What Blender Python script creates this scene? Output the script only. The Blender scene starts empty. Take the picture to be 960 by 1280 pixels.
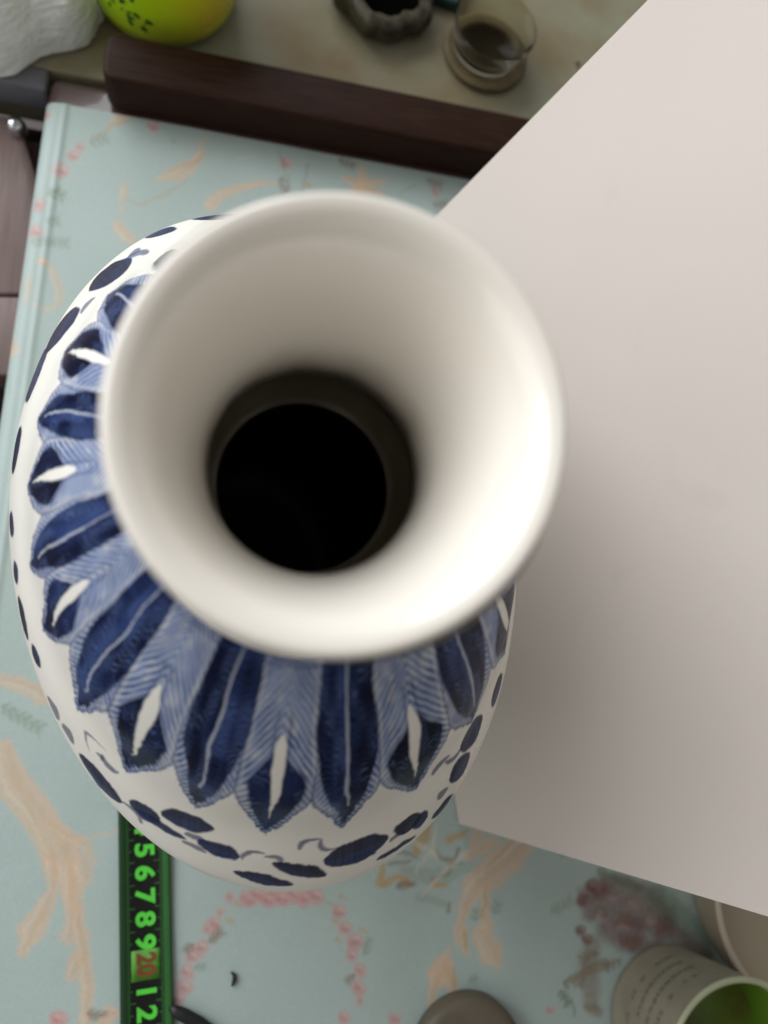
import bpy, bmesh, math, random
import numpy as np
from mathutils import Vector, Matrix

random.seed(3); rng = np.random.default_rng(5)
S = bpy.context.scene
C = S.collection
PI = math.pi

# ------------------------------------------------------------------ camera
F, CX, CY, HC = 967.0, 480.0, 640.0, 0.40        # focal length in pixels of the 960x1280 photo, height of the lens over the table
NAD = (250.0, 820.0)
n_ = np.array([(NAD[0] - CX) / F, -(NAD[1] - CY) / F, -1.0]); n_ /= np.linalg.norm(n_)
up_ = -n_
X_ = np.array([1.0, 0, 0]) - up_[0] * up_; X_ /= np.linalg.norm(X_)
M = np.array([X_, np.cross(up_, X_), up_])
cam_d = bpy.data.cameras.new('camera'); cam = bpy.data.objects.new('camera', cam_d); C.objects.link(cam)
cam.matrix_world = Matrix([[*M[0], 0], [*M[1], 0], [*M[2], HC], [0, 0, 0, 1]])
cam_d.sensor_fit = 'VERTICAL'; cam_d.sensor_height = 36.0; cam_d.lens = 36.0 * F / 1280
cam_d.clip_start = 0.005; cam_d.clip_end = 60
cam_d.dof.use_dof = True; cam_d.dof.focus_distance = 0.25
cam_d.dof.aperture_fstop = (cam_d.lens / 1000) / 0.0033       # a lens opening of 3.3 mm, held close
S.camera = cam

# ------------------------------------------------------------------ light
W = bpy.data.worlds.new('World'); S.world = W; W.use_nodes = True
W.node_tree.nodes['Background'].inputs[0].default_value = (1.0, 0.955, 0.90, 1)
W.node_tree.nodes['Background'].inputs[1].default_value = 0.275

def area(name, loc, target, sx, sy, power, col):
    d = bpy.data.lights.new(name, 'AREA'); d.shape = 'RECTANGLE'; d.size = sx; d.size_y = sy
    d.energy = power; d.color = col
    o = bpy.data.objects.new(name, d); C.objects.link(o); o.location = loc
    o.rotation_euler = (Vector(target) - Vector(loc)).to_track_quat('-Z', 'Y').to_euler()
    return o
area('window_light', (-1.35, 1.75, 1.45), (0, 0, 0.1), 3.0, 1.8, 84.0, (0.93, 0.965, 1.0))
area('side_fill_light', (-1.35, 0.0, 0.95), (0, 0, 0.1), 1.8, 1.2, 8.0, (1.0, 0.985, 0.965))  # invented fill from the west, added to brighten the lower board

S.view_settings.view_transform = 'Standard'; S.view_settings.look = 'None'
S.view_settings.exposure = 0.12; S.view_settings.gamma = 1.0
S.render.engine = 'CYCLES'
S.cycles.max_bounces = 8; S.cycles.transparent_max_bounces = 8
S.cycles.caustics_reflective = False; S.cycles.caustics_refractive = False

# ------------------------------------------------------------------ helpers
def at(px, py, z=0.0):
    """the point at height z that the photo shows at this pixel"""
    d = M @ np.array([(px - CX) / F, -(py - CY) / F, -1.0]); t = (z - HC) / d[2]
    return Vector((d[0] * t, d[1] * t, z))

def proj(P):
    c = (np.asarray(P) - np.array([0, 0, HC])) @ M
    return np.stack([CX + F * c[..., 0] / -c[..., 2], CY - F * c[..., 1] / -c[..., 2]], -1)

def srgb(r, g, b):
    f = lambda v: (v / 255 / 12.92) if v / 255 <= 0.04045 else ((v / 255 + 0.055) / 1.055) ** 2.4
    return (f(r), f(g), f(b), 1.0)

def nd(nt, typ, **kw):
    n = nt.nodes.new(typ)
    for k, v in kw.items():
        if isinstance(v, tuple) and k.startswith('i_'): n.inputs[k[2:]].default_value = v
        elif k.startswith('i_'): n.inputs[k[2:].replace('_', ' ')].default_value = v
        else: setattr(n, k, v)
    return n

def material(name, col, rough=0.5, vary=0.12, scale=60.0, bump=0.0, bscale=200.0, stretch=(1, 1, 1), attr=None,
             spec=0.5, coat=0.0, trans=0.0, ior=1.45, metal=0.0, sss=0.0, col2=None, alpha=1.0, rvary=0.08):
    m = bpy.data.materials.new(name); m.use_nodes = True; nt = m.node_tree
    b = nt.nodes['Principled BSDF']; L = nt.links.new
    tc = nd(nt, 'ShaderNodeTexCoord'); mp = nd(nt, 'ShaderNodeMapping'); mp.inputs['Scale'].default_value = stretch
    L(tc.outputs['Object'], mp.inputs['Vector'])
    ns = nd(nt, 'ShaderNodeTexNoise'); ns.inputs['Scale'].default_value = scale; ns.inputs['Detail'].default_value = 6
    L(mp.outputs[0], ns.inputs['Vector'])
    mix = nd(nt, 'ShaderNodeMix', data_type='RGBA'); mix.blend_type = 'MIX'
    rp = nd(nt, 'ShaderNodeMapRange'); rp.inputs['From Min'].default_value = 0.3; rp.inputs['From Max'].default_value = 0.7
    L(ns.outputs['Fac'], rp.inputs['Value'])
    if attr:
        at_ = nd(nt, 'ShaderNodeAttribute', attribute_name=attr)
        hsv = nd(nt, 'ShaderNodeHueSaturation'); L(at_.outputs['Color'], hsv.inputs['Color'])
        mr = nd(nt, 'ShaderNodeMapRange'); mr.inputs['To Min'].default_value = 1 - vary; mr.inputs['To Max'].default_value = 1 + vary
        L(rp.outputs[0], mr.inputs['Value']); L(mr.outputs[0], hsv.inputs['Value'])
        L(hsv.outputs[0], b.inputs['Base Color'])
    else:
        c2 = col2 or tuple(c * (1 - vary * 2) for c in col[:3]) + (1,)
        L(rp.outputs[0], mix.inputs['Factor']); mix.inputs['A'].default_value = col; mix.inputs['B'].default_value = c2
        L(mix.outputs['Result'], b.inputs['Base Color'])
    r2 = nd(nt, 'ShaderNodeMapRange'); r2.inputs['To Min'].default_value = max(0, rough - rvary); r2.inputs['To Max'].default_value = rough + rvary
    L(ns.outputs['Fac'], r2.inputs['Value']); L(r2.outputs[0], b.inputs['Roughness'])
    b.inputs['Specular IOR Level'].default_value = spec; b.inputs['Coat Weight'].default_value = coat
    b.inputs['Transmission Weight'].default_value = trans; b.inputs['IOR'].default_value = ior; b.inputs['Metallic'].default_value = metal
    b.inputs['Alpha'].default_value = alpha
    if sss: b.inputs['Subsurface Weight'].default_value = sss; b.inputs['Subsurface Radius'].default_value = (0.004, 0.003, 0.002); b.inputs['Subsurface Scale'].default_value = 1.0
    if bump:
        n2 = nd(nt, 'ShaderNodeTexNoise'); n2.inputs['Scale'].default_value = bscale; n2.inputs['Detail'].default_value = 4
        L(mp.outputs[0], n2.inputs['Vector'])
        bp = nd(nt, 'ShaderNodeBump'); bp.inputs['Strength'].default_value = bump; bp.inputs['Distance'].default_value = 0.001
        L(n2.outputs['Fac'], bp.inputs['Height']); L(bp.outputs[0], b.inputs['Normal'])
    return m

def setp(o, label=None, cat=None, group=None, kind=None):
    if label: o['label'] = label
    if cat: o['category'] = cat
    if group: o['group'] = group
    if kind: o['kind'] = kind
    return o

def empty(name, loc, label, cat, group=None):
    o = bpy.data.objects.new(name, None); C.objects.link(o); o.location = loc; o.empty_display_size = 0.01
    return setp(o, label, cat, group)

def link(name, me, mat, parent=None, smooth=True):
    o = bpy.data.objects.new(name, me); C.objects.link(o)
    if mat: me.materials.append(mat)
    if smooth: me.polygons.foreach_set('use_smooth', [True] * len(me.polygons))
    if parent:
        o.parent = parent; o.location = -parent.location      # meshes are written in world coordinates
    return o

def mesh(name, vs, fs, mat, parent=None, smooth=True):
    me = bpy.data.meshes.new(name); me.from_pydata([tuple(v) for v in vs], [], fs); me.update()
    return link(name, me, mat, parent, smooth)

def from_bm(name, bm, mat, parent=None, smooth=True):
    bmesh.ops.recalc_face_normals(bm, faces=bm.faces)
    me = bpy.data.meshes.new(name); bm.to_mesh(me); bm.free()
    return link(name, me, mat, parent, smooth)

def prism(name, poly, z0, z1, mat, parent=None, bev=0.0, seg=3, smooth=True):
    """extrude a polygon (list of xy, counter-clockwise) between two heights, bevelled"""
    bm = bmesh.new()
    a = [bm.verts.new((p[0], p[1], z0)) for p in poly]; b = [bm.verts.new((p[0], p[1], z1)) for p in poly]
    bm.faces.new(a[::-1]); bm.faces.new(b); k = len(poly)
    for i in range(k): bm.faces.new((a[i], a[(i + 1) % k], b[(i + 1) % k], b[i]))
    if bev: bmesh.ops.bevel(bm, geom=bm.edges[:], offset=bev, segments=seg, profile=0.5, affect='EDGES')
    o = from_bm(name, bm, mat, parent, smooth)
    return o

def lathe(name, prof, ctr, mat, parent=None, n=96, ex=1.0, phi=0.0, tilt=None, wob=None):
    """revolve (r, z) about ctr"""
    vs = []; k = len(prof)
    R = tilt or Matrix.Identity(3)
    for j, (r, z) in enumerate(prof):
        for i in range(n):
            t = 2 * PI * i / n; rr = r * (1 + (wob(t, j) if wob else 0))
            x, y = rr * math.cos(t), rr * ex * math.sin(t)
            v = R @ Vector((x * math.cos(phi) - y * math.sin(phi), x * math.sin(phi) + y * math.cos(phi), z))
            vs.append((ctr[0] + v.x, ctr[1] + v.y, ctr[2] + v.z))
    fs = [(j * n + i, j * n + (i + 1) % n, (j + 1) * n + (i + 1) % n, (j + 1) * n + i) for j in range(k - 1) for i in range(n)]
    if prof[0][0] < 1e-3: pass
    o = mesh(name, vs, fs, mat, parent)
    return o

def tube(name, pts, rad, mat, parent=None, n=10):
    pts = [Vector(p) for p in pts]; vs = []; k = len(pts)
    for j, p in enumerate(pts):
        d = (pts[min(j + 1, k - 1)] - pts[max(j - 1, 0)]).normalized()
        a = d.cross(Vector((0, 0, 1))).normalized(); b = a.cross(d)
        r = rad[j] if isinstance(rad, (list, tuple)) else rad
        for i in range(n):
            t = 2 * PI * i / n; v = p + a * math.cos(t) * r + b * math.sin(t) * r; vs.append(tuple(v))
    fs = [(j * n + i, j * n + (i + 1) % n, (j + 1) * n + (i + 1) % n, (j + 1) * n + i) for j in range(k - 1) for i in range(n)]
    fs += [tuple(range(n))[::-1], tuple((k - 1) * n + i for i in range(n))]
    return mesh(name, vs, fs, mat, parent)

def grid_mesh(name, P, mat, parent=None, closed=False, col=None, flip=False):
    """P: (rows, cols, 3) numpy; optional (rows, cols, 3) linear colours in the attribute 'paint'"""
    r, c = P.shape[:2]
    me = bpy.data.meshes.new(name)
    me.vertices.add(r * c); me.vertices.foreach_set('co', P.reshape(-1).astype(np.float32))
    cc = c if closed else c - 1
    I, J = np.meshgrid(np.arange(r - 1), np.arange(cc), indexing='ij'); J2 = (J + 1) % c
    q = np.stack([I * c + J, I * c + J2, (I + 1) * c + J2, (I + 1) * c + J], -1).reshape(-1, 4)
    if flip: q = q[:, ::-1]
    me.loops.add(q.size); me.loops.foreach_set('vertex_index', q.reshape(-1).astype(np.int32))
    me.polygons.add(len(q)); me.polygons.foreach_set('loop_start', np.arange(0, q.size, 4, dtype=np.int32))
    me.polygons.foreach_set('loop_total', np.full(len(q), 4, np.int32))
    me.update(calc_edges=True)
    if col is not None:
        a = me.color_attributes.new('paint', 'FLOAT_COLOR', 'POINT')
        a.data.foreach_set('color', np.concatenate([col.reshape(-1, 3), np.ones((r * c, 1))], 1).astype(np.float32).reshape(-1))
    o = bpy.data.objects.new(name, me); C.objects.link(o); me.materials.append(mat)
    me.polygons.foreach_set('use_smooth', np.ones(len(q), bool))
    if parent: o.parent = parent; o.location = -parent.location
    return o

def vnoise(x, y, seed=0):
    """smooth value noise, numpy, about -1..1"""
    g = np.random.default_rng(seed).random((64, 64)) * 2 - 1
    xi, yi = np.floor(x).astype(int), np.floor(y).astype(int); fx, fy = x - xi, y - yi
    fx = fx * fx * (3 - 2 * fx); fy = fy * fy * (3 - 2 * fy)
    a = g[xi % 64, yi % 64]; b = g[(xi + 1) % 64, yi % 64]; c = g[xi % 64, (yi + 1) % 64]; d = g[(xi + 1) % 64, (yi + 1) % 64]
    return (a * (1 - fx) + b * fx) * (1 - fy) + (c * (1 - fx) + d * fx) * fy

def blend(col, m, c):
    m = np.clip(m, 0, 1)[..., None]; col[:] = col * (1 - m) + np.array(c[:3]) * m

def ss(a, b, x):
    t = np.clip((x - a) / (b - a), 0, 1); return t * t * (3 - 2 * t)

# table directions (its left edge and its back edge, both measured at table height)
ex_ = Vector((math.cos(math.radians(-2.6)), math.sin(math.radians(-2.6)), 0)); ey_ = Vector((-ex_.y, ex_.x, 0))
corner = at(62, 92)            # back left corner of the table top

# ------------------------------------------------------------------ the setting
m_floor = material('floor_dark', srgb(70, 58, 52), 0.5, 0.2, 12, stretch=(1, 9, 1))
fl = prism('floor', [(-2.5, -2.5), (2.5, -2.5), (2.5, 2.5), (-2.5, 2.5)], -0.78, -0.75, m_floor, smooth=False); setp(fl, kind='structure')

m_sill = material('sill_paint', srgb(136, 138, 118), 0.4, 0.25, 16, bump=0.15, bscale=60, col2=srgb(116, 98, 68))
P = lambda px, py, z=0.0: at(px, py, z)
def tab(u, v, z=0.0):
    p = corner + ex_ * u + ey_ * v; return Vector((p.x, p.y, z))
sill = prism('window_counter', [tab(-0.6, 0.004), tab(0.7, 0.004), tab(0.7, 0.5), tab(-0.6, 0.5)], -0.05, -0.002, m_sill, bev=0.0015)
setp(sill, 'pale grey green counter behind the table, holding the plastic bag and the glass', 'counter')
m_trim = material('grey_trim', srgb(110, 110, 120), 0.4, 0.1, 40)
tr = prism('counter_edge_trim', [tab(-0.6, -0.009), tab(-0.001, -0.009), tab(-0.001, 0.0035), tab(-0.6, 0.0035)], -0.02, -0.001, m_trim, sill, bev=0.002)

# ------------------------------------------------------------------ table
m_table = material('table_wood', srgb(80, 60, 57), 0.28, 0.12, 30, stretch=(1, 12, 1), coat=0.4)
tb = empty('dining_table', tab(0.3, -0.25, 0.0), 'brown varnished wooden table under the floral cloth, its bare corner showing by the bar', 'table')
prism('tabletop', [tab(0, 0), tab(0, -0.75), tab(0.95, -0.75), tab(0.95, 0)], -0.035, 0.0, m_table, tb, bev=0.006, seg=4)
for (u, v) in ((0.05, -0.06), (0.9, -0.06), (0.9, -0.69), (0.05, -0.69)):
    prism('leg', [tab(u, v), tab(u + .05, v), tab(u + .05, v + .05), tab(u, v + .05)], -0.75, -0.0352, m_table, tb, bev=0.004)

# ---- the cloth: a fine grid, its print as colours on the grid
c_base = np.array(srgb(160, 175, 171)[:3])
v_top = (at(120, 138) - corner).dot(ey_)          # the cloth ends just short of the table's back edge
du = 0.0008
us = np.arange(-0.0125, 0.62, du); vs_ = np.arange(-0.555, v_top, du)
U, V = np.meshgrid(us, vs_)
# cross-section at the left edge: flat, rolled over a 1 cm slope, then hanging
sx = np.where(U < 0.007, 0.007 - U, 0.0)
roll = 0.0075
ang = np.clip(sx / roll, 0, PI / 2)
drop = np.where(sx < roll * PI / 2, roll * (1 - np.cos(ang)), roll + (sx - roll * PI / 2))
Uo = np.where(sx > 0, 0.007 - roll * np.sin(ang), U)
Zc = 0.0012 - drop + 0.00025 * vnoise(U * 40, V * 40, 3)
Zc = Zc + 0.0007 * np.exp(-((U - 0.0105) / 0.0016) ** 2)
Px = corner.x + ex_.x * Uo + ey_.x * V; Py = corner.y + ex_.y * Uo + ey_.y * V
G = np.stack([Px, Py, Zc], -1)
flatx = corner.x + ex_.x * U + ey_.x * V; flaty = corner.y + ex_.y * U + ey_.y * V
col = np.ones(U.shape + (3,)) * c_base
wx = flatx + 0.0010 * vnoise(flatx * 260, flaty * 260, 7); wy = flaty + 0.0010 * vnoise(flatx * 260, flaty * 260, 8)
CPT = dict(peach=srgb(194, 170, 146), gold=srgb(172, 144, 100), rose=srgb(184, 142, 140), drose_shade=srgb(104, 60, 60),
           green=srgb(128, 142, 126), dgreen=srgb(84, 104, 78), brown=srgb(120, 98, 76), pale=srgb(196, 192, 176))
def stroke(pts, w, c, a=0.75, soft=0.0011, vein=None):
    a *= .92; vein = (c == 'peach') if vein is None else vein; pts = list(pts)
    """pts: photo pixels on the cloth; w: widths in pixels at each point"""
    c = CPT[c]; Q = [at(x, y, 0.0012) for x, y in pts]
    w = w if isinstance(w, (list, tuple)) else [w] * len(pts)
    w = [x * (1.3 if c is CPT['peach'] else 1) for x in w]; w0 = list(w); w = [x / 24.2 * 0.01 / 2 for x in w]
    if len(Q) == 1: Q = Q * 2; w = w * 2
    xs = [q.x for q in Q]; ys = [q.y for q in Q]; mw = max(w) + 0.004
    jj = np.where((flatx.max(0) > min(xs) - mw) & (flatx.min(0) < max(xs) + mw))[0]
    ii = np.where((flaty.max(1) > min(ys) - mw) & (flaty.min(1) < max(ys) + mw))[0]
    if not len(ii) or not len(jj): return
    sl = (slice(ii[0], ii[-1] + 1), slice(jj[0], jj[-1] + 1))
    X, Y = wx[sl], wy[sl]; best = np.full(X.shape, 1e9)
    for k in range(len(Q) - 1):
        ax, ay, bx, by = Q[k].x, Q[k].y, Q[k + 1].x, Q[k + 1].y
        L2 = (bx - ax) ** 2 + (by - ay) ** 2 + 1e-12
        t = np.clip(((X - ax) * (bx - ax) + (Y - ay) * (by - ay)) / L2, 0, 1)
        best = np.minimum(best, np.hypot(X - ax - t * (bx - ax), Y - ay - t * (by - ay)) - (w[k] * (1 - t) + w[k + 1] * t))
    tex = 0.92 + 0.14 * vnoise(flatx[sl] * 900, flaty[sl] * 900, 11)
    blend(col[sl], a * ss(soft, -soft, best) * tex, c)
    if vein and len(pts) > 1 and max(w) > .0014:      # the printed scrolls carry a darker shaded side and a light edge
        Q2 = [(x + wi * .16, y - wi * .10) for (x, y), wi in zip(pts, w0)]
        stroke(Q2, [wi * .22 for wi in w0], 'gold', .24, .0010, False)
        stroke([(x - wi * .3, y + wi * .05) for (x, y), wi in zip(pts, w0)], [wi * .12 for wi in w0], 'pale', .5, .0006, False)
def rose(x, y, r=12, c='rose'):
    stroke([(x, y)], r * 1.7, c, 0.6, .0012)
    for k in range(5):
        a = k * 1.257 + x; stroke([(x + r * .6 * math.cos(a), y + r * .6 * math.sin(a))], r * .9, c, 0.45, .001)
    stroke([(x - r * .3, y), (x + r * .2, y + r * .2)], r * .25, 'drose_shade', 0.45)
    stroke([(x + r * .1, y - r * .5), (x + r * .5, y - r * .1)], r * .2, 'pale', 0.6)
def sprig(x, y, a, n=4, s=9, c='green'):
    for k in range(n):
        px, py = x + k * s * math.cos(a), y + k * s * math.sin(a)
        for sg in (-1, 1):
            b = a + sg * 0.8; stroke([(px, py), (px + s * .75 * math.cos(b), py + s * .75 * math.sin(b)), (px + s * 1.2 * math.cos(b), py + s * 1.2 * math.sin(b))], [1.5, s * .5, 1], c, 0.8)
    stroke([(x, y), (x + n * s * math.cos(a), y + n * s * math.sin(a))], 1.5, c, 0.7)
# left border: roses, sprigs and the little wreath
rose(76, 213, 11); rose(92, 194, 9); rose(101, 182, 7); rose(49, 256, 10); rose(44, 288, 9); rose(57, 140, 7)
sprig(60, 244, -0.3, 2, 9); sprig(66, 240, 0.5, 2, 9); sprig(40, 300, 0.1, 6, 8); sprig(60, 278, -0.2, 2, 8); sprig(112, 178, -0.2, 3, 8)
for x, y, w in ((148, 150, 14), (160, 143, 12), (138, 160, 7)): stroke([(x, y)], w, 'peach', .8)
stroke([(120, 172), (140, 158), (165, 150)], [3, 4, 3], 'gold', .5)
stroke([(52, 325), (66, 340), (76, 362), (72, 382), (55, 388), (42, 378)], [4, 6, 8, 6, 5, 3], 'peach', .55)
stroke([(35, 350), (32, 372)], 9, 'peach', .4); rose(54, 328, 5, 'peach')
stroke([(10, 424), (14, 436)], [9, 16], 'peach', .7); stroke([(8, 470), (14, 490)], 5, 'green', .3)
# back: acanthus scrolls and roses
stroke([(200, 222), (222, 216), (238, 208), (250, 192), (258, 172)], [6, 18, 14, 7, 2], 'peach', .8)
stroke([(210, 214), (235, 205), (262, 190)], [2, 5, 1], 'gold', .55)
stroke([(158, 252), (180, 254), (206, 243), (228, 230), (234, 222)], [2, 4, 4, 3, 1], 'gold', .45)
stroke([(262, 256), (272, 246), (292, 236), (318, 230), (346, 229)], [14, 12, 10, 8, 3], 'peach', .85)
stroke([(150, 268), (156, 236)], [3, 10], 'peach', .55); stroke([(146, 282), (160, 298), (172, 306)], [10, 14, 4], 'peach', .75)
stroke([(192, 160), (200, 152)], 7, 'rose', .5); rose(190, 157, 7); rose(356, 204, 9)
for p in (((350, 190), (356, 222)), ((362, 218), (360, 240)), ((384, 206), (378, 240))): stroke(p, 2.5, 'brown', .5)
sprig(352, 224, 1.3, 3, 7, 'brown'); stroke([(386, 231)], 9, 'gold', .8); stroke([(217, 177)], 6, 'green', .5)
for p in (((455, 238), (452, 206)), ((455, 232), (428, 222)), ((455, 232), (480, 226)), ((450, 236), (436, 240)), ((455, 236), (478, 242))):
    stroke(p, [16, 4], 'peach', .85)
rose(545, 240, 7); sprig(535, 226, 0.4, 3, 7, 'brown'); sprig(540, 256, 0, 3, 7, 'brown'); stroke([(500, 240), (520, 232)], 3, 'green', .5)
sprig(425, 200, 0.4, 3, 7, 'brown'); stroke([(300, 200), (320, 196)], 3, 'pale', .4)
# left foreground scroll
stroke([(2, 850), (30, 858), (58, 872)], [10, 13, 16], 'peach', .75); sprig(4, 884, 0.55, 6, 10)
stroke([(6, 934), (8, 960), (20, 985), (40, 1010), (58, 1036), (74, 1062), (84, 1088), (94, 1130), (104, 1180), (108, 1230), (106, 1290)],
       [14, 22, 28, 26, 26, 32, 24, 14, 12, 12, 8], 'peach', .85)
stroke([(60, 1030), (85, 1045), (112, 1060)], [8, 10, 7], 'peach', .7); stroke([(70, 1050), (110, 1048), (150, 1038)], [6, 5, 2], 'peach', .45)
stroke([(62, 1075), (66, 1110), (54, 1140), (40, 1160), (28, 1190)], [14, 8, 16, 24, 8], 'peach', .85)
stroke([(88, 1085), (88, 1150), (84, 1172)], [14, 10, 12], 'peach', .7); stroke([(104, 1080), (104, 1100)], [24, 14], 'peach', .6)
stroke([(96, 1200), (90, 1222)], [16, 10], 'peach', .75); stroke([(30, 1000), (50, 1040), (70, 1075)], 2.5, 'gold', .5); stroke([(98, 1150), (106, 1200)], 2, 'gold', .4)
rose(74, 1274, 10); rose(140, 1266, 8, 'peach'); sprig(110, 1268, 0.2, 3, 8, 'brown'); rose(130, 1282, 7, 'peach')
# wreath right of the measuring tape
for x, y, r in ((286, 1122, 6), (276, 1140, 6), (268, 1156, 9), (258, 1162, 6), (250, 1185, 10), (240, 1196, 8), (234, 1215, 9), (230, 1236, 10), (222, 1250, 7),
                (424, 1140, 8), (432, 1160, 9), (444, 1178, 11), (440, 1195, 9), (450, 1214, 10), (448, 1236, 9), (450, 1250, 6)): rose(x, y, r)
for k in range(13): rose(306 + k * 7.5, 1122 + 5 * math.sin(k * 2.1), 9 + 2 * math.sin(k * 3.3))
for x, y in ((294, 1128), (410, 1130), (426, 1118), (418, 1150), (452, 1160), (285, 1150), (420, 1176)): stroke([(x, y), (x + 8, y + 4)], [5, 2], 'gold', .7)
sprig(262, 1176, -0.7, 3, 7, 'brown'); sprig(246, 1210, -0.2, 2, 7); sprig(456, 1190, -1.2, 3, 7); rose(430, 1272, 8); rose(494, 1274, 8); rose(70, 1274, 8)
sprig(240, 1180, 2.3, 2, 7, 'brown'); sprig(440, 1220, 2.2, 2, 7, 'brown')
# gilded acanthus knot beside the board's lower corner and its scroll
def kf(L, c, a=.8):
    for p, w in L: stroke(p, w, c, a)
kf([(((520, 1062), (530, 1045), (536, 1030)), [12, 16, 4]), (((505, 1100), (512, 1104)), [12, 8]), (((476, 1102), (480, 1088), (474, 1074)), [10, 8, 3]),
    (((480, 1104), (500, 1096)), [8, 5]), (((560, 1050), (584, 1040)), [8, 5]), (((540, 1104), (556, 1108)), [6, 6])], 'gold', .9)
kf([(((500, 1108), (518, 1104)), [8, 6]), (((560, 1140), (562, 1130)), [5, 3]), (((540, 1060), (556, 1074), (578, 1080)), [3, 4, 2]), (((498, 1062), (520, 1072)), [4, 2]),
    (((575, 1060), (560, 1092), (540, 1100)), [3, 6, 3]), (((486, 1080), (512, 1076)), 3)], 'brown', .8)
kf([(((505, 1086), (530, 1096), (556, 1088)), [10, 16, 8]), (((525, 1120), (560, 1130)), [10, 8]), (((560, 1098), (584, 1084)), [14, 10])], 'green', .45)
kf([(((516, 1050), (546, 1070)), [5, 7]), (((520, 1090), (540, 1064), (545, 1030)), [3, 6, 3]), (((590, 1060), (560, 1085), (528, 1118)), [4, 6, 2])], 'pale', .7)
kf([(((660, 1046), (640, 1068), (618, 1088), (596, 1104), (582, 1130), (574, 1160), (572, 1180)), [22, 28, 30, 26, 12, 12, 7]),
    (((586, 1070), (600, 1060), (616, 1052)), [10, 16, 12]), (((600, 1040), (590, 1056)), [8, 5]),
    (((606, 1108), (606, 1140), (610, 1160)), [12, 9, 14]), (((600, 1168), (614, 1190), (622, 1206)), [14, 26, 10]),
    (((560, 1190), (552, 1215)), [6, 26]), (((552, 1215), (566, 1234)), [24, 8]), (((546, 1220), (538, 1258)), [14, 5]), (((580, 1165), (582, 1190)), [10, 8])], 'peach', .85)
kf([(((640, 1050), (610, 1085)), 4), (((606, 1120), (604, 1150)), 4), (((582, 1168), (584, 1184)), 6), (((566, 1212), (568, 1232)), 5)], 'gold', .6)
sprig(616, 1140, -1.1, 2, 8); sprig(596, 1150, -1.5, 2, 8); sprig(690, 1140, -0.6, 4, 8); sprig(586, 1226, -0.3, 2, 6)
for x, y, r in ((726, 1164, 7), (733, 1176, 7), (727, 1124, 8), (740, 1108, 8)): rose(x, y, r, 'drose_shade')
for pts_, w_ in ((((740, 1135), (770, 1120), (800, 1132), (826, 1150)), [30, 52, 60, 44]), (((760, 1160), (790, 1166)), [30, 36]), (((730, 1118), (752, 1110)), [16, 24]), (((780, 1180), (820, 1186)), [20, 26])): stroke(pts_, w_, 'drose_shade', .72, .0035)  # maroon flower print, enlarged and darkened to paint in the shade by the cup
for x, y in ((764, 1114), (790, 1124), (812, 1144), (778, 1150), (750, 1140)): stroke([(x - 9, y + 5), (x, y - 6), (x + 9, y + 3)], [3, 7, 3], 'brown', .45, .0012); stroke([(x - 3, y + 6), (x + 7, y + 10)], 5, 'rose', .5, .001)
stroke([(740, 1180), (735, 1215), (742, 1262)], [22, 30, 16], 'brown', .6, .003); stroke([(820, 1120), (850, 1150), (880, 1185)], [30, 40, 30], 'dgreen', .6, .003); stroke([(830, 1160), (880, 1200)], [30, 30], 'drose_shade', .6, .003)  # soft dark blurs: shade around cup and bowl painted into the cloth
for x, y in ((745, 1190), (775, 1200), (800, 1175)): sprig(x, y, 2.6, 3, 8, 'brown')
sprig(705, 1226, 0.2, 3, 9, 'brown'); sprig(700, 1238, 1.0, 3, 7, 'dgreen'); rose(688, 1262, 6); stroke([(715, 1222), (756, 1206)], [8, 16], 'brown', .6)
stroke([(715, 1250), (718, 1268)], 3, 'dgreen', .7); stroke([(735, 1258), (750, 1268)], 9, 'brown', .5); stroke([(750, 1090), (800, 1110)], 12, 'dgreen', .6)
# the print goes on past the picture's edges
for k in range(16):
    x, y = (-40 - 30 * (k % 3), 600 + 60 * k) if k < 8 else (300 + 80 * (k - 8), 1330 + 40 * (k % 2)); rose(x, y, 10); sprig(x + 12, y, .3 * k, 3, 9)
for (x, y) in ((60, 600), (300, 480), (320, 700), (420, 820), (640, 600), (760, 800), (800, 400), (700, 1000)):
    stroke([(x, y), (x + 40, y - 30), (x + 60, y + 20)], [8, 20, 6], 'peach', .8); rose(x - 20, y + 30, 12); sprig(x - 10, y + 40, 1, 4, 9)
weave = 1 + 0.03 * vnoise(flatx * 1250, flaty * 1250, 5) + 0.02 * vnoise(flatx * 60, flaty * 60, 6)
col *= weave[..., None]
m_cloth = material('oilcloth', None, 0.46, 0.05, 1400, bump=0.10, bscale=1500, attr='paint', spec=0.4)
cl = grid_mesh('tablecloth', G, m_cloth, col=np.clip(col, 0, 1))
setp(cl, 'pale green oilcloth printed with peach scrolls and pink roses, covering the table', 'tablecloth')

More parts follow.
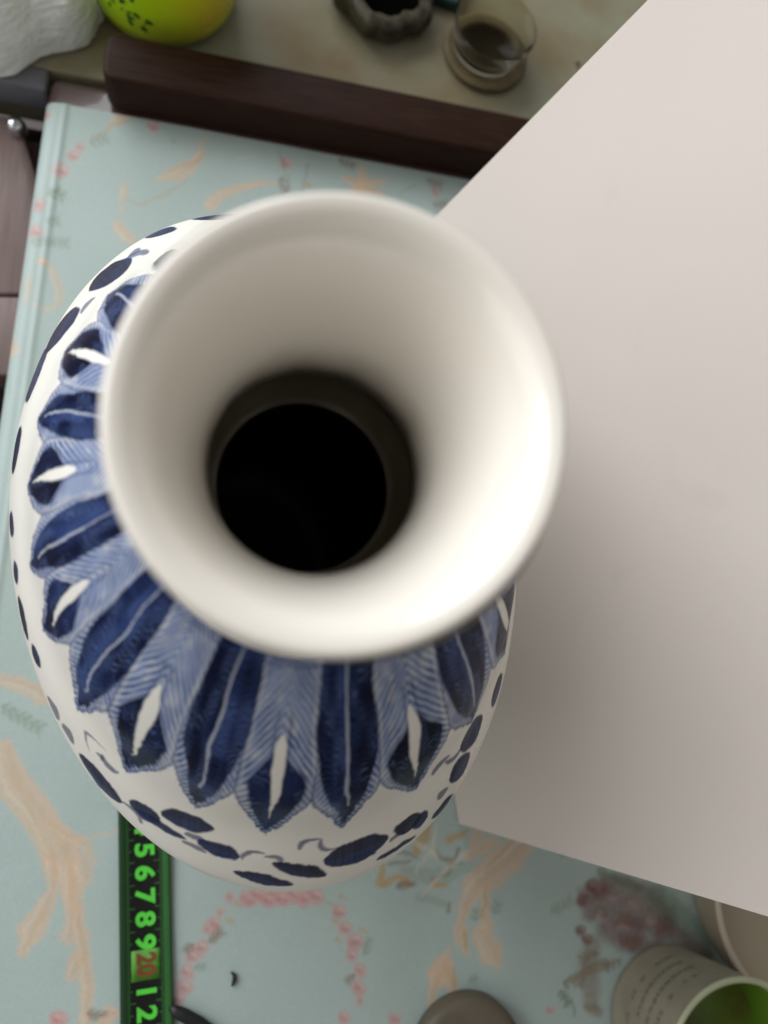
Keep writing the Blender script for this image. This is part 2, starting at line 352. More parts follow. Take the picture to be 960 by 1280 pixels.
# ------------------------------------------------------------------ the vase
def AX(z):          # the potter's neck sits a little off the belly's centre
    t = min(1, max(0, (z - .17) / .12)); t = t * t * (3 - 2 * t); return (0.0226 - .0026 * t, 0.0405 - .0052 * t)
PHI = 0.18
def cyl_spline(pts, n):
    """smooth curve through (z, r, e) points, evenly spaced by arc length"""
    p = np.array(pts, float); q = np.vstack([2 * p[0] - p[1], p, 2 * p[-1] - p[-2]]); out = []
    for i in range(1, len(q) - 2):
        for t in np.linspace(0, 1, 24, endpoint=False):
            out.append(0.5 * ((2 * q[i]) + (-q[i - 1] + q[i + 1]) * t + (2 * q[i - 1] - 5 * q[i] + 4 * q[i + 1] - q[i + 2]) * t * t + (-q[i - 1] + 3 * q[i] - 3 * q[i + 1] + q[i + 2]) * t ** 3))
    out.append(q[-2]); out = np.array(out)
    s = np.r_[0, np.cumsum(np.hypot(*np.diff(out[:, :2], axis=0).T))]
    ts = np.linspace(0, s[-1], n); return np.stack([np.interp(ts, s, out[:, k]) for k in range(3)], 1)
def revolve(prof, n, phi=PHI):
    t = np.linspace(0, 2 * PI, n, endpoint=False); z, r, e = prof[:, 0:1], prof[:, 1:2], prof[:, 2:3]
    x = r * np.cos(t); y = r * e * np.sin(t); ph = phi
    ax = np.array([AX(v) for v in prof[:, 0]])
    return np.stack([ax[:, 0:1] + x * math.cos(ph) - y * math.sin(ph), ax[:, 1:2] + x * math.sin(ph) + y * math.cos(ph), z + 0 * x], -1)
vase = empty('porcelain_vase', (AX(0)[0], AX(0)[1], 0.0), 'blue and white porcelain vase with a wide flared mouth, painted leaves round its shoulder', 'vase')

NT = 1200
FULL = cyl_spline([(.2495, .0358, 1.04), (.243, .0390, 1.06), (.232, .0455, 1.10), (.217, .0545, 1.155), (.200, .0626, 1.210), (.180, .0697, 1.258), (.165, .0757, 1.326), (.152, .0795, 1.386), (.140, .0807, 1.398),
                   (.125, .0792, 1.3930), (.10, .0741, 1.3716), (.07, .067, 1.3414), (.04, .057, 1.30), (.015, .0495, 1.26), (.006, .047, 1.25), (.0, .046, 1.25)], 3000)
kz = int(np.argmax(FULL[:, 0] <= .145))
EXT = np.vstack([FULL[np.linspace(0, kz, 320).astype(int)], FULL[np.linspace(kz, 2999, 150).astype(int)[1:]]])
B = revolve(EXT, NT)
th = np.linspace(0, 2 * PI, NT, endpoint=False)
TH = np.broadcast_to(th, B.shape[:2])
arc = np.r_[0, np.cumsum(np.hypot(*np.diff(EXT[:, :2], axis=0).T))]
z_tip = .180; a_tip = np.interp(-z_tip, -EXT[:, 0], arc); ZE = (arc / a_tip)[:, None] + 0 * TH
PB = proj(B)
# outward normals facing the lens decide which point a pixel means
dT = np.roll(B, -1, 1) - np.roll(B, 1, 1); dZ = np.gradient(B, axis=0); NR = np.cross(dZ, dT)
cen = B - np.array([[[AX(0)[0], AX(0)[1], 0.10]]]); NR *= np.sign((NR * cen).sum(-1))[..., None]
front = ((np.array([0, 0, HC]) - B) * NR).sum(-1) > 0
def pick(x, y):
    d = np.hypot(PB[..., 0] - x, PB[..., 1] - y) + (~front) * 1e4; k = np.unravel_index(np.argmin(d), d.shape); return k
white = np.array(srgb(228, 226, 218)[:3])
vc = np.ones(B.shape) * white
warpT = 0.008 * vnoise(TH * 110, ZE * 40, 24) * ss(.6, .9, ZE) + 0.011 * vnoise(TH * 14, ZE * 6, 21) + 0.003 * vnoise(TH * 60, ZE * 24, 22)
warpZ = 0.012 * vnoise(TH * 24, ZE * 9, 23)
tips_px = [('B', 221, 313), ('A', 136, 368), ('B', 81, 439), ('A', 48, 523), ('B', 35, 608), ('A', 38, 705), ('B', 55, 790), ('A', 97, 882), ('B', 158, 960),
           ('A', 245, 1008), ('B', 335, 1040), ('A', 430, 1030), ('B', 518, 985), ('A', 590, 900), ('B', 632, 812)]
leaves = []
for ty, x, y in tips_px:
    k = pick(x, y); leaves.append([th[k[1]], ZE[k], ty])
a0 = leaves[0][0]; a1 = leaves[-1][0]
ccw = ((leaves[1][0] - a0) % (2 * PI)) < PI
span = ((a0 - a1) if ccw else (a1 - a0)) % (2 * PI)
nh = max(1, int(round(span / 0.29))); nh += (nh % 2 == 1)
nh = nh if nh % 2 == 0 else nh + 1
for j in range(1, nh):
    leaves.append([(a1 + (1 if ccw else -1) * span * j / nh) % (2 * PI), 1.0, 'A' if j % 2 else 'B'])
leaves.sort(key=lambda L: L[0])
LT = np.array([L[0] for L in leaves]); nl = len(LT)
print('leaves', nl, [(round(L[0], 2), round(float(L[1]), 2), L[2]) for L in leaves])
half = np.array([((LT[(i + 1) % nl] - LT[i - 1]) % (2 * PI)) / 4 for i in range(nl)])
def signed(a, b): return (a - b + PI) % (2 * PI) - PI
NAVY = np.array(srgb(19, 23, 46)[:3]); BLUE = np.array(srgb(48, 68, 118)[:3]); MID = np.array(srgb(50, 70, 120)[:3]); PALE = np.array(srgb(156, 168, 192)[:3]); INK = np.array(srgb(20, 20, 38)[:3])
T2 = TH + warpT; Z2 = ZE + warpZ
wash = 0.5 + 0.5 * vnoise(TH * 14, ZE * 8, 31); streak = 0.5 + 0.5 * vnoise(TH * 150, ZE * 9, 32)
wash2 = 0.5 + 0.5 * vnoise(TH * 34, ZE * 15, 33)
order = [i for i in range(nl) if leaves[i][2] == 'A'] + [i for i in range(nl) if leaves[i][2] == 'B']
# pale hatched feathers: first the A envelopes, the B ones tuck between them
for i in order:
    th0, zt, ty = leaves[i]; zt = float(zt)
    d = signed(T2, th0) / half[i]; u = Z2 / zt
    wA = 1.12 * np.clip((1.02 - u) / (.36 if ty == 'A' else .32), 0, 1) ** .8
    m = ss(0.05, -0.05, np.abs(d) - wA) * (u < 1.03)
    lines = 0.5 + 0.5 * np.sin(2 * PI * (ZE / zt * 21 - np.abs(d) * (5.5 if ty == 'A' else 4.5) + 0.22 * vnoise(TH * 14, ZE * 9, 40 + i)))
    lines = ss(0.12, 0.75, lines) * (.75 + .25 * wash)
    lines = lines * (.6 + .4 * ss(-.5, .5, vnoise(TH * 22, ZE * 13, 140 + i)))
    pale_ = PALE * (1 - .38 * ss(.45, .95, wash2)[..., None]) + white * .38 * ss(.45, .95, wash2)[..., None]
    pc = pale_ * (0.92 + 0.2 * wash[..., None]) * (1 - lines[..., None]) + MID * (0.85 + 0.35 * streak[..., None]) * lines[..., None]
    edge = np.exp(-((np.abs(d) - wA + 0.05) / 0.05) ** 2) * 0.65 * (u > .3)
    pc = pc * (1 - edge[..., None]) + MID * 0.85 * edge[..., None]
    seam = ss(.10, .02, np.abs(np.abs(d) - wA + .12)) * (u < .82) * (.25 + .5 * wash)
    pc = pc * (1 - .55 * seam[..., None]) + white * .93 * .55 * seam[..., None]
    vc = vc * (1 - m[..., None]) + pc * m[..., None]
for i in range(nl):
    th0, zt, ty = leaves[i]; zt = float(zt); r_ = np.random.default_rng(100 + i)
    dark = r_.uniform(0.25, 0.95)
    d = signed(T2, th0) / half[i]; u = Z2 / zt
    if ty == 'A':
        w = (0.93 + .02 * ss(0, .5, u)) * np.clip(1 - np.clip((u - .34) / .66, 0, 1) ** 1.55, 0, 1) ** 1.0
        m = ss(0.05, -0.05, np.abs(d) - w) * (u < 1.0)
        barb = 0.5 + 0.5 * np.sin(2 * PI * (ZE / zt * 30 + np.abs(d) * 3 + vnoise(TH * 60, ZE * 14, 60 + i)))
        tone = np.clip(dark * 0.55 + 0.45 * (1 - wash) + 0.75 * (barb - .5) + .35 * ss(.25, .5, np.abs(d)) + 0.5 * ss(.75, 1, u) + (0.15 if d is None else 0) + 0.18 * np.sign(d) * (1 if i % 3 else -1) + .5 * ss(.2, .8, vnoise(TH * 30, ZE * 5, 170 + i)), 0, 1)
        cc = BLUE * (1 - tone[..., None]) + NAVY * tone[..., None]
        vein = (ss(.55, .95, barb) * ss(-.35, .5, vnoise(TH * 26, ZE * 10, 210 + i)) * .55 * ss(1, .8, u))[..., None]
        cc = cc * (1 - vein) + np.array(srgb(98, 118, 164)[:3]) * vein
        vc = vc * (1 - m[..., None]) + cc * m[..., None]
        rib = ss(0.062, 0.022, np.abs(d - 0.03 * np.sin(u * 4 + i))) * (u < .82) * (u > 0.02) * m
        vc = vc * (1 - .75 * rib[..., None]) + np.array(srgb(184, 190, 204)[:3]) * .75 * rib[..., None]
    else:
        u2 = (u - 0.44) / 0.56
        w = 0.88 * np.clip(1 - np.clip((u2 - .28) / .72, 0, 1) ** 1.5, 0, 1) * ss(-0.06, 0.38, u2) ** .7
        m = ss(0.06, -0.06, np.abs(d) - w) * (u < 1.0) * (u2 > -.06)
        tone = np.clip(dark * 0.5 + 0.35 + 0.35 * (1 - wash) + .2 * (streak - .5), 0, 1)
        cc = BLUE * (1 - tone[..., None]) + NAVY * 0.8 * tone[..., None]
        vc = vc * (1 - m[..., None]) + cc * m[..., None]
        vn = .5 + .5 * np.sin(2 * PI * (ZE / zt * 26 + np.abs(d) * 3 + vnoise(TH * 50, ZE * 12, 260 + i)))
        vn = (ss(.6, .95, vn) * ss(-.1, .6, vnoise(TH * 30, ZE * 12, 230 + i)) * .4 * m)[..., None]; vc = vc * (1 - vn) + np.array(srgb(98, 118, 164)[:3]) * vn
        # outline that continues up from the eye towards the neck
        sk = np.exp(-(((np.abs(d) - 0.16 - .1 * u) / 0.045) ** 2)) * (u > .25) * (u < .52) * .6
        vc = vc * (1 - sk[..., None]) + MID * .8 * sk[..., None]
        u3 = (u - 0.36) / 0.52
        sw = 0.17 * np.clip(np.sin(PI * np.clip(u3, 0, 1) ** 0.55), 0, 1)
        s = ss(0.03, -0.03, np.abs(d + 0.04 * np.sin(u * 5 + i)) - sw) * (u3 > 0) * (u3 < 1)
        vc = vc * (1 - s[..., None]) + white * .98 * s[..., None]
# thin line at the top of the shoulder
for zc_, wv in ((0.012, .008), (0.045, .006)):
    l = np.exp(-((Z2 - zc_) / wv) ** 2) * .7; vc = vc * (1 - l[..., None]) + MID * .7 * l[..., None]
# scrolling vine below the leaves: spindle strokes between pairs of photo pixels
def spindle(x0, y0, x1, y1, wpx, tone=0.8, bend=0.0, a=1.0, p=0.55):
    k1, k2 = pick(x0, y0), pick(x1, y1); A_, B_ = B[k1], B[k2]; L = np.linalg.norm(B_ - A_) + 1e-6; dr = (B_ - A_) / L
    nn = NR[k1] + NR[k2]; nn = nn / np.linalg.norm(nn); sd = np.cross(nn, dr)
    R_ = B - A_; t = (R_ @ dr) / L; o = R_ @ sd - bend * L * np.sin(PI * np.clip(t, 0, 1)); h = R_ @ nn
    mid = (A_ + B_) / 2; e0, e1, e2 = proj(mid), proj(mid + sd * .001), proj(mid + dr * .001)
    v1, v2 = e1 - e0, e2 - e0; v2 = v2 / (np.linalg.norm(v2) + 1e-9); perp = abs(v1[0] * v2[1] - v1[1] * v2[0]) + 1e-6
    w = min(wpx * .5 / (perp / .001), .011)
    prof = w * np.clip(np.sin(PI * np.clip(t, 0, 1)), 0, 1) ** p
    o = o + 0.0007 * vnoise(TH * 22 + x0, ZE * 14 + y0, 77) + .0003 * vnoise(TH * 90, ZE * 50, 78)
    m = ss(0.0008, -0.0006, np.abs(o) - prof) * (t > 0) * (t < 1) * (np.abs(h) < 0.03) * a * .96
    tone = tone - .2 * abs(math.sin(x0 * 1.7 + y0))
    if not m.any(): return
    tn = np.clip(tone + .35 * (streak - .5) + .2 * (np.sign(o) > 0), 0, 1)[..., None]
    c = BLUE * (1 - tn) + NAVY * tn; g = m[..., None]
    vc[:] = vc * (1 - g) + c * g
V = [(113, 364, 163, 322, 20), (60, 441, 92, 385, 15), (186, 298, 214, 283, 11), (240, 275, 300, 262, 15), (200, 338, 214, 312, 16), (36, 500, 52, 440, 8),
     (17, 590, 24, 536, 7), (14, 670, 15, 640, 6), (22, 730, 17, 700, 6), (34, 800, 24, 745, 6), (50, 835, 40, 805, 6),
     (162, 1002, 200, 1026, 17), (200, 1016, 268, 1034, 20), (98, 942, 152, 1004, 13), (246, 1050, 300, 1072, 17), (170, 1010, 232, 1050, 8),
     (292, 1088, 366, 1106, 12), (340, 1078, 408, 1094, 17), (404, 1078, 486, 1046, 27), (502, 1044, 520, 1016, 22), (516, 1032, 536, 1018, 14),
     (562, 978, 588, 942, 15), (575, 938, 604, 895, 17), (614, 880, 628, 845, 9), (540, 1024, 566, 992, 6), (470, 1075, 520, 1044, 5)]
for v in V: spindle(*v)
for v in ((372, 1062, 400, 1048, 5, .4, .3), (398, 1050, 424, 1060, 5, .4, -.3), (112, 940, 132, 938, 5, .4, .6), (126, 942, 150, 966, 5, .3, -.3), (150, 328, 186, 316, 6, .2, .2),
          (206, 340, 218, 318, 14, .2), (540, 970, 562, 944, 5, .3, .3), (556, 952, 580, 930, 4, .3, -.3), (230, 1042, 262, 1056, 6, .3, .2), (300, 1074, 330, 1066, 5, .3, .3), (268, 1066, 296, 1076, 4, .3)):
    spindle(*v, p=.4, a=.8)
for v in ((150, 1000, 176, 1030, 4, .5, .3), (226, 1052, 258, 1066, 5, .5, .2), (330, 1070, 352, 1082, 6, .6, .3), (430, 1080, 470, 1066, 4, .4, .2), (486, 1052, 506, 1040, 5, .5, .3),
          (548, 1000, 560, 984, 6, .6, .2), (590, 930, 600, 900, 5, .5, .3), (60, 870, 72, 900, 6, .7, .2), (78, 905, 92, 930, 6, .7, .2), (104, 950, 124, 985, 5, .6, .3), (100, 392, 118, 372, 4, .4, .2), (160, 320, 176, 312, 5, .4, .3), (120, 940, 128, 952, 4, .3, .4)):
    spindle(*v, p=.4, a=.75)
# same vine on the far and lower belly
for j in range(46):
    z0 = random.choice((.155, .135, .11, .085)); kz = int(np.argmin(np.abs(EXT[:, 0] - z0))); kt = int(j * 617) % NT
    if front[kz, kt] and PB[kz, kt, 0] > 0 and z0 > .13: continue
    A_ = B[kz, kt]; kb = min(len(EXT) - 1, kz + random.randint(-8, 12)); B_ = B[kb, (kt + random.randint(26, 44)) % NT]
    L = np.linalg.norm(B_ - A_); dr = (B_ - A_) / L; nn = NR[kz, kt] / np.linalg.norm(NR[kz, kt]); sd = np.cross(nn, dr); R_ = B - A_
    t = (R_ @ dr) / L; o = R_ @ sd; h = R_ @ nn; m = ss(.0005, -.0005, np.abs(o) - .0035 * np.clip(np.sin(PI * np.clip(t, 0, 1)), 0, 1)) * (t > 0) * (t < 1) * (np.abs(h) < .02)
    vc = vc * (1 - m[..., None]) + NAVY * m[..., None]
l = np.exp(-((B[..., 2] - .02) / .002) ** 2) * .9; vc = vc * (1 - l[..., None]) + NAVY * l[..., None]
vc *= (1 + 0.02 * vnoise(TH * 8, ZE * 6, 90))[..., None]
m_glaze = material('painted_glaze', None, 0.26, 0.03, 25, attr='paint', coat=0.0, spec=0.035, bump=0.03, bscale=70)
grid_mesh('body', B, m_glaze, vase, closed=True, col=np.clip(vc, 0, 1), flip=True)

# neck: from the lip down to the collar above the leaves
NK = cyl_spline([(.2905, .0344, 1.05), (.2865, .0335, 1.05), (.281, .0322, 1.045), (.272, .0288, 1.04), (.264, .0278, 1.04), (.2575, .0300, 1.04), (.2535, .0345, 1.04), (.2510, .0357, 1.04), (.2495, .0358, 1.04)], 120)
NP = revolve(NK, 400); tt = np.broadcast_to(np.linspace(0, 2 * PI, 400, endpoint=False), NP.shape[:2]); nz = NP[..., 2]
nc = np.ones(NP.shape) * white
for zc_, w_, a_ in ((.2525, .0006, .75), (.2502, .0004, .6), (.2865, .0005, .4)):
    l = np.exp(-((nz + .0004 * vnoise(tt * 8, nz * 100, 4) - zc_) / w_) ** 2) * a_ * (0.7 + .5 * vnoise(tt * 12, nz * 10, 5)); nc = nc * (1 - l[..., None]) + MID * .6 * l[..., None]
grid_mesh('neck', NP, m_glaze, vase, closed=True, col=np.clip(nc, 0, 1), flip=True)
m_white = material('white_glaze', srgb(222, 218, 208), 0.17, 0.02, 12, coat=0.6, spec=0.5, bump=0.05, bscale=45)
RIMP = cyl_spline([(.2905, .0344, 1.05), (.2918, .0345, 1.05), (.2927, .0341, 1.05), (.2930, .0331, 1.05), (.2922, .0310, 1.05), (.2895, .0286, 1.05), (.284, .0262, 1.045), (.276, .0238, 1.04), (.266, .0219, 1.03), (.258, .0211, 1.02), (.2525, .0208, 1.01), (.2475, .0212, 1.01), (.2425, .0222, 1.01)], 160)
THROAT_SHADE = np.array(srgb(92, 87, 74)[:3]); GLZ = np.array(srgb(230, 224, 214)[:3])
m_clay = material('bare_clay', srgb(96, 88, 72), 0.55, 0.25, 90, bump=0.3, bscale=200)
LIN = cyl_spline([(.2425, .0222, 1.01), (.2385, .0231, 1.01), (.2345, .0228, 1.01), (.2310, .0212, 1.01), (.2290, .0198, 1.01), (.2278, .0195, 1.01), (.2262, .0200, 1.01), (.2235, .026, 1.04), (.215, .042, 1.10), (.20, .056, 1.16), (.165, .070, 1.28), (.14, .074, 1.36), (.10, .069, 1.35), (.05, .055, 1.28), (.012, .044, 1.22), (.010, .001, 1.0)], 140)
RP = revolve(RIMP, 300, -0.52); lt = np.broadcast_to(np.linspace(0, 2 * PI, 300, endpoint=False), RP.shape[:2])
gm = ss(.2455, .2645, RP[..., 2] + .0015 * vnoise(lt * 4, RP[..., 2] * 60, 91))[..., None]      # throat shade painted in: the white glaze darkens unevenly downwards
m_mouth = material('mouth_glaze', None, 0.19, 0.02, 12, attr='paint', coat=0.4, spec=0.5, bump=0.05, bscale=45)
grid_mesh('mouth', RP, m_mouth, vase, closed=True, col=THROAT_SHADE * (1 - gm) + GLZ * gm)
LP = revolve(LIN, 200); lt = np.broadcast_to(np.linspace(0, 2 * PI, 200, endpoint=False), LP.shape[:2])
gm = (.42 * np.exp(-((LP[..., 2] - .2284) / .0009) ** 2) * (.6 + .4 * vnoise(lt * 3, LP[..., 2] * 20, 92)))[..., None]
m_in = material('throat_shade_paint', None, 0.35, 0.15, 70, attr='paint', spec=.4, bump=.1, bscale=150)  # dark lining colour carries the painted throat shade further down
grid_mesh('inner_wall', LP, m_in, vase, closed=True, col=THROAT_SHADE * (1 - gm) + GLZ * gm)
mesh('base', [(AX(0)[0], AX(0)[1], .003)] + [tuple(v) for v in B[-1][::20]], [(0, i + 1, (i + 1) % 60 + 1) for i in range(60)], m_clay, vase, smooth=False)

def smudge(m):
    nt = m.node_tree; L = nt.links.new; b = nt.nodes['Principled BSDF']; src = b.inputs['Base Color'].links[0].from_socket
    tc = nd(nt, 'ShaderNodeTexCoord'); n1 = nd(nt, 'ShaderNodeTexNoise'); n1.inputs['Scale'].default_value = 22; n1.inputs['Detail'].default_value = 3
    L(tc.outputs['Object'], n1.inputs['Vector']); r = nd(nt, 'ShaderNodeMapRange'); r.inputs['From Min'].default_value = .66; r.inputs['From Max'].default_value = .82; r.inputs['To Max'].default_value = .22
    L(n1.outputs['Fac'], r.inputs['Value']); mx = nd(nt, 'ShaderNodeMix', data_type='RGBA'); L(r.outputs[0], mx.inputs['Factor']); L(src, mx.inputs['A']); mx.inputs['B'].default_value = srgb(150, 138, 128)
    L(mx.outputs['Result'], b.inputs['Base Color'])
# ------------------------------------------------------------------ large white board standing on its edge
m_board = material('white_board_face', srgb(208, 199, 192), 0.6, 0.018, 9, bump=0.05, bscale=420)
Wd = M @ np.array([(-19 - CX) / F, -(850 - CY) / F, -1.0]); Wd = Vector(-Wd / np.linalg.norm(Wd))      # up along the leaning board
A0 = at(578, 1028, 0.0022); 
def on_line(u_px, v_px):  # table point under the hidden bottom corner
    return at(u_px, v_px, 0.0022)
B0 = on_line(472, 350)
hL = 0.33 / Wd.z
nb = (B0 - A0).cross(Wd).normalized()
vsb = []; rows, cols = 60, 60
Pb = np.zeros((rows, cols, 3))
for i in range(rows):
    for j in range(cols):
        a, b = i / (rows - 1), j / (cols - 1)
        p = A0.lerp(B0, b) + Wd * (hL * a)
        bow = 0.0018 * math.sin(PI * b) * a + 0.0015 * math.sin(2.2 * PI * b + 1) * a * a
        p = p + nb * bow; Pb[i, j] = p
th_b = 0.0022
front_ = Pb; back_ = Pb + np.array(nb) * -th_b
allv = np.concatenate([front_.reshape(-1, 3), back_.reshape(-1, 3)]); K = rows * cols; fs = []
for i in range(rows - 1):
    for j in range(cols - 1):
        q = (i * cols + j, i * cols + j + 1, (i + 1) * cols + j + 1, (i + 1) * cols + j); fs.append(q); fs.append(tuple(K + x for x in q[::-1]))
per = [j for j in range(cols)] + [i * cols + cols - 1 for i in range(1, rows)] + [(rows - 1) * cols + j for j in range(cols - 2, -1, -1)] + [i * cols for i in range(rows - 2, 0, -1)]
for k in range(len(per)): a, b = per[k], per[(k + 1) % len(per)]; fs.append((b, a, K + a, K + b))
bd = mesh('white_board', allv, fs, m_board, smooth=False)
smudge(m_board)
setp(bd, 'large plain white card board standing steeply on the cloth right of the vase', 'board')

# ------------------------------------------------------------------ measuring tape
m_tape = material('tape_black', srgb(20, 22, 20), 0.55, 0.1, 80, spec=0.25)
m_tgreen = material('tape_green_edge', srgb(30, 88, 32), 0.5, 0.1, 80)
m_num = material('tape_print_green', srgb(80, 200, 60), 0.6, 0.06, 120)
m_red = material('tape_print_red', srgb(118, 62, 34), 0.5, 0.08, 120)
q0, q1 = at(180.5, 1063, .003), at(183.5, 1268, .003)
td = (q1 - q0).normalized(); ts = Vector((-td.y, td.x, 0))     # along growing numbers; ts points to the photo's right
cm = (q1 - q0).length / 7.0; wt = 0.0228
tape = empty('measuring_tape', (q0.x, q0.y, 0.0), 'black steel measuring tape with green edges and green numbers, lying under the vase', 'tape measure')
def tape_pt(s, w, dz=0.0):
    c = q0 + td * s + ts * w; f = w / (wt / 2); return Vector((c.x, c.y, 0.0018 + 0.0016 * (f * f) * 0.9 + dz + 0.0002))
def strip(name, s0, s1, w0, w1, dz, mat, ns=2, nw=6, thick=0.0002):
    vs = []; 
    for i in range(ns + 1):
        for j in range(nw + 1): vs.append(tape_pt(s0 + (s1 - s0) * i / ns, w0 + (w1 - w0) * j / nw, dz))
    n = len(vs); vs += [v - Vector((0, 0, thick)) for v in vs]; fs = []; c = nw + 1
    for i in range(ns):
        for j in range(nw):
            q = (i * c + j, i * c + j + 1, (i + 1) * c + j + 1, (i + 1) * c + j); fs.append(q); fs.append(tuple(n + x for x in q[::-1]))
    pr = list(range(c)) + [i * c + nw for i in range(1, ns + 1)] + [ns * c + j for j in range(nw - 1, -1, -1)] + [i * c for i in range(ns - 1, 0, -1)]
    for k in range(len(pr)): a, b = pr[k], pr[(k + 1) % len(pr)]; fs.append((b, a, n + a, n + b))
    return mesh(name, vs, fs, mat, tape)
h_ = wt / 2
strip('blade', -0.075, 0.14, -h_, h_, 0, m_tape, 30, 12)
strip('edge_stripe', -0.075, 0.14, -h_ + .0002, -h_ + .0030, .00012, material('tape_dark_green', srgb(26, 62, 30), .5), 30, 3, .00005)
strip('edge_stripe', -0.075, 0.14, h_ - .0034, h_ - .0002, .00012, m_tgreen, 30, 3, .00005)
# tick marks, all in one part
bm = bmesh.new()
for k in range(-60, 130):
    s = k * cm / 10 + cm * 0.5
    L = .0038 if k % 10 == 0 else (.0026 if k % 5 == 0 else .0015)
    for sd_ in (-1, 1):
        a = h_ - .0034 if sd_ > 0 else h_ - .0030
        v = [bm.verts.new(tape_pt(s + ds, sd_ * w, .00016)) for ds, w in ((-.00016, a), (.00016, a), (.00016, a - L), (-.00016, a - L))]
        bm.faces.new(v)
tk = from_bm('tick_marks', bm, material('tape_tick', srgb(52, 120, 50), .5), tape, smooth=False); tk['kind'] = 'stuff'
def text_mesh(s, size, bold):
    cu = bpy.data.curves.new('txt', 'FONT'); cu.body = s; cu.size = size; cu.align_x = 'CENTER'; cu.align_y = 'CENTER'; cu.offset = bold; cu.resolution_u = 5; cu.extrude = .00004
    o = bpy.data.objects.new('txt', cu); C.objects.link(o); bpy.context.view_layer.update()
    me = bpy.data.meshes.new_from_object(o.evaluated_get(bpy.context.evaluated_depsgraph_get())); bpy.data.objects.remove(o); bpy.data.curves.remove(cu); return me
def numeral(s, pos, size, mat, sx=1.0, dz=.0003):
    me = text_mesh(s, size, size * .035)
    # the numbers read along the blade: their right goes with growing s, their foot to the photo's left
    off = q0 + td * pos - ts * 0.0004
    for v in me.vertices:
        p = off + td * (v.co.x * sx) + ts * v.co.y; w = (p - q0).dot(ts); f = w / h_
        v.co = Vector((p.x, p.y, 0.002 + 0.00144 * f * f + dz + v.co.z))
    me.materials.clear(); return link('numeral', me, mat, tape, smooth=False)
for k, c_ in enumerate(['5', '6', '7', '8', '9']): numeral(c_, k * cm, .0116, m_num, 1.12)
strip('number_patch', 5 * cm - .0070, 5 * cm + .0060, -.0064, .0060, .0002, material('tape_patch', srgb(84, 150, 50), .6, .2, 200), 2, 6, .00006)
numeral('20', 5 * cm - .0007, .0112, m_red, .90, .00042)
for k, c_ in ((6, '1'), (7, '2'), (8, '3'), (9, '4'), (-1, '4'), (-2, '3'), (-3, '2')): numeral(c_, k * cm + (.0006 if k == 6 else 0), .0116, m_num, 1.12)

# ------------------------------------------------------------------ dark wooden bar on the back edge of the table
m_bar = material('dark_wood', srgb(48, 28, 19), 0.5, 0.3, 26, stretch=(2, 30, 30), bump=0.12, bscale=120, coat=0.0, spec=.12)
hb_ = 0.026
pa, pb = at(133, 136, 0.002), at(592, 221, 0.002)          # foot of the near face
bdir = (pb - pa).normalized(); bper = Vector((-bdir.y, bdir.x, 0))
pt = at(300, 72, hb_); depth = (pt - pa).dot(bper)
print('bar depth', depth)
Lb = 0.36
poly = [pa + bper * 0.0, pa + bdir * Lb, pa + bdir * Lb + bper * depth, pa + bper * depth]
m_bar_o = prism('wooden_bar', [(p.x, p.y) for p in poly], 0.002, hb_, m_bar)
me = m_bar_o.data; bm = bmesh.new(); bm.from_mesh(me)
vert_e = [e for e in bm.edges if abs(e.verts[0].co.z - e.verts[1].co.z) > .01]
bmesh.ops.bevel(bm, geom=vert_e, offset=.0075, segments=6, profile=.5, affect='EDGES')
bmesh.ops.bevel(bm, geom=[e for e in bm.edges if e.is_manifold and e.calc_face_angle(0) > .7], offset=.0022, segments=3, profile=.5, affect='EDGES')
bm.to_mesh(me); bm.free(); me.polygons.foreach_set('use_smooth', [True] * len(me.polygons))
setp(m_bar_o, 'dark brown wooden bar with rounded end lying along the back of the table', 'wooden bar')

# ------------------------------------------------------------------ things on the counter behind
# crumpled white plastic bag
m_bag = material('bag_film', srgb(238, 242, 240), 0.5, 0.07, 90, trans=.12, ior=1.2, bump=0.9, bscale=420, spec=0.6)
bc = at(8, -20, 0.0); n1, n2_ = 150, 110
uu, vv = np.meshgrid(np.linspace(0, 2 * PI, n1, endpoint=False), np.linspace(0, 1, n2_))
rb = 0.052 * np.sin(np.clip(vv, 0, 1) * PI * .5) ** .55 * (1 + .10 * np.sin(3 * uu + .8) + .06 * np.sin(7 * uu))
zb = 0.034 * (1 - vv ** 2.4) * (1 + .25 * vnoise(uu * 2, vv * 3, 50))
cr = .0011 * np.abs(vnoise(uu * 10, vv * 14, 51)) + .0008 * np.abs(vnoise(uu * 26, vv * 34, 52))
zb = zb + cr * (1 - vv ** 6) * 1.2; rb = rb + cr
zb[0] = zb[0].mean(); rb[0] = 0
bag = grid_mesh('plastic_bag', np.stack([bc.x + rb * np.cos(uu) * 1.05, bc.y + rb * np.sin(uu) * .98, zb + .0005], -1), m_bag, closed=True)
setp(bag, 'crumpled white plastic bag on the counter left of the green tub', 'plastic bag')

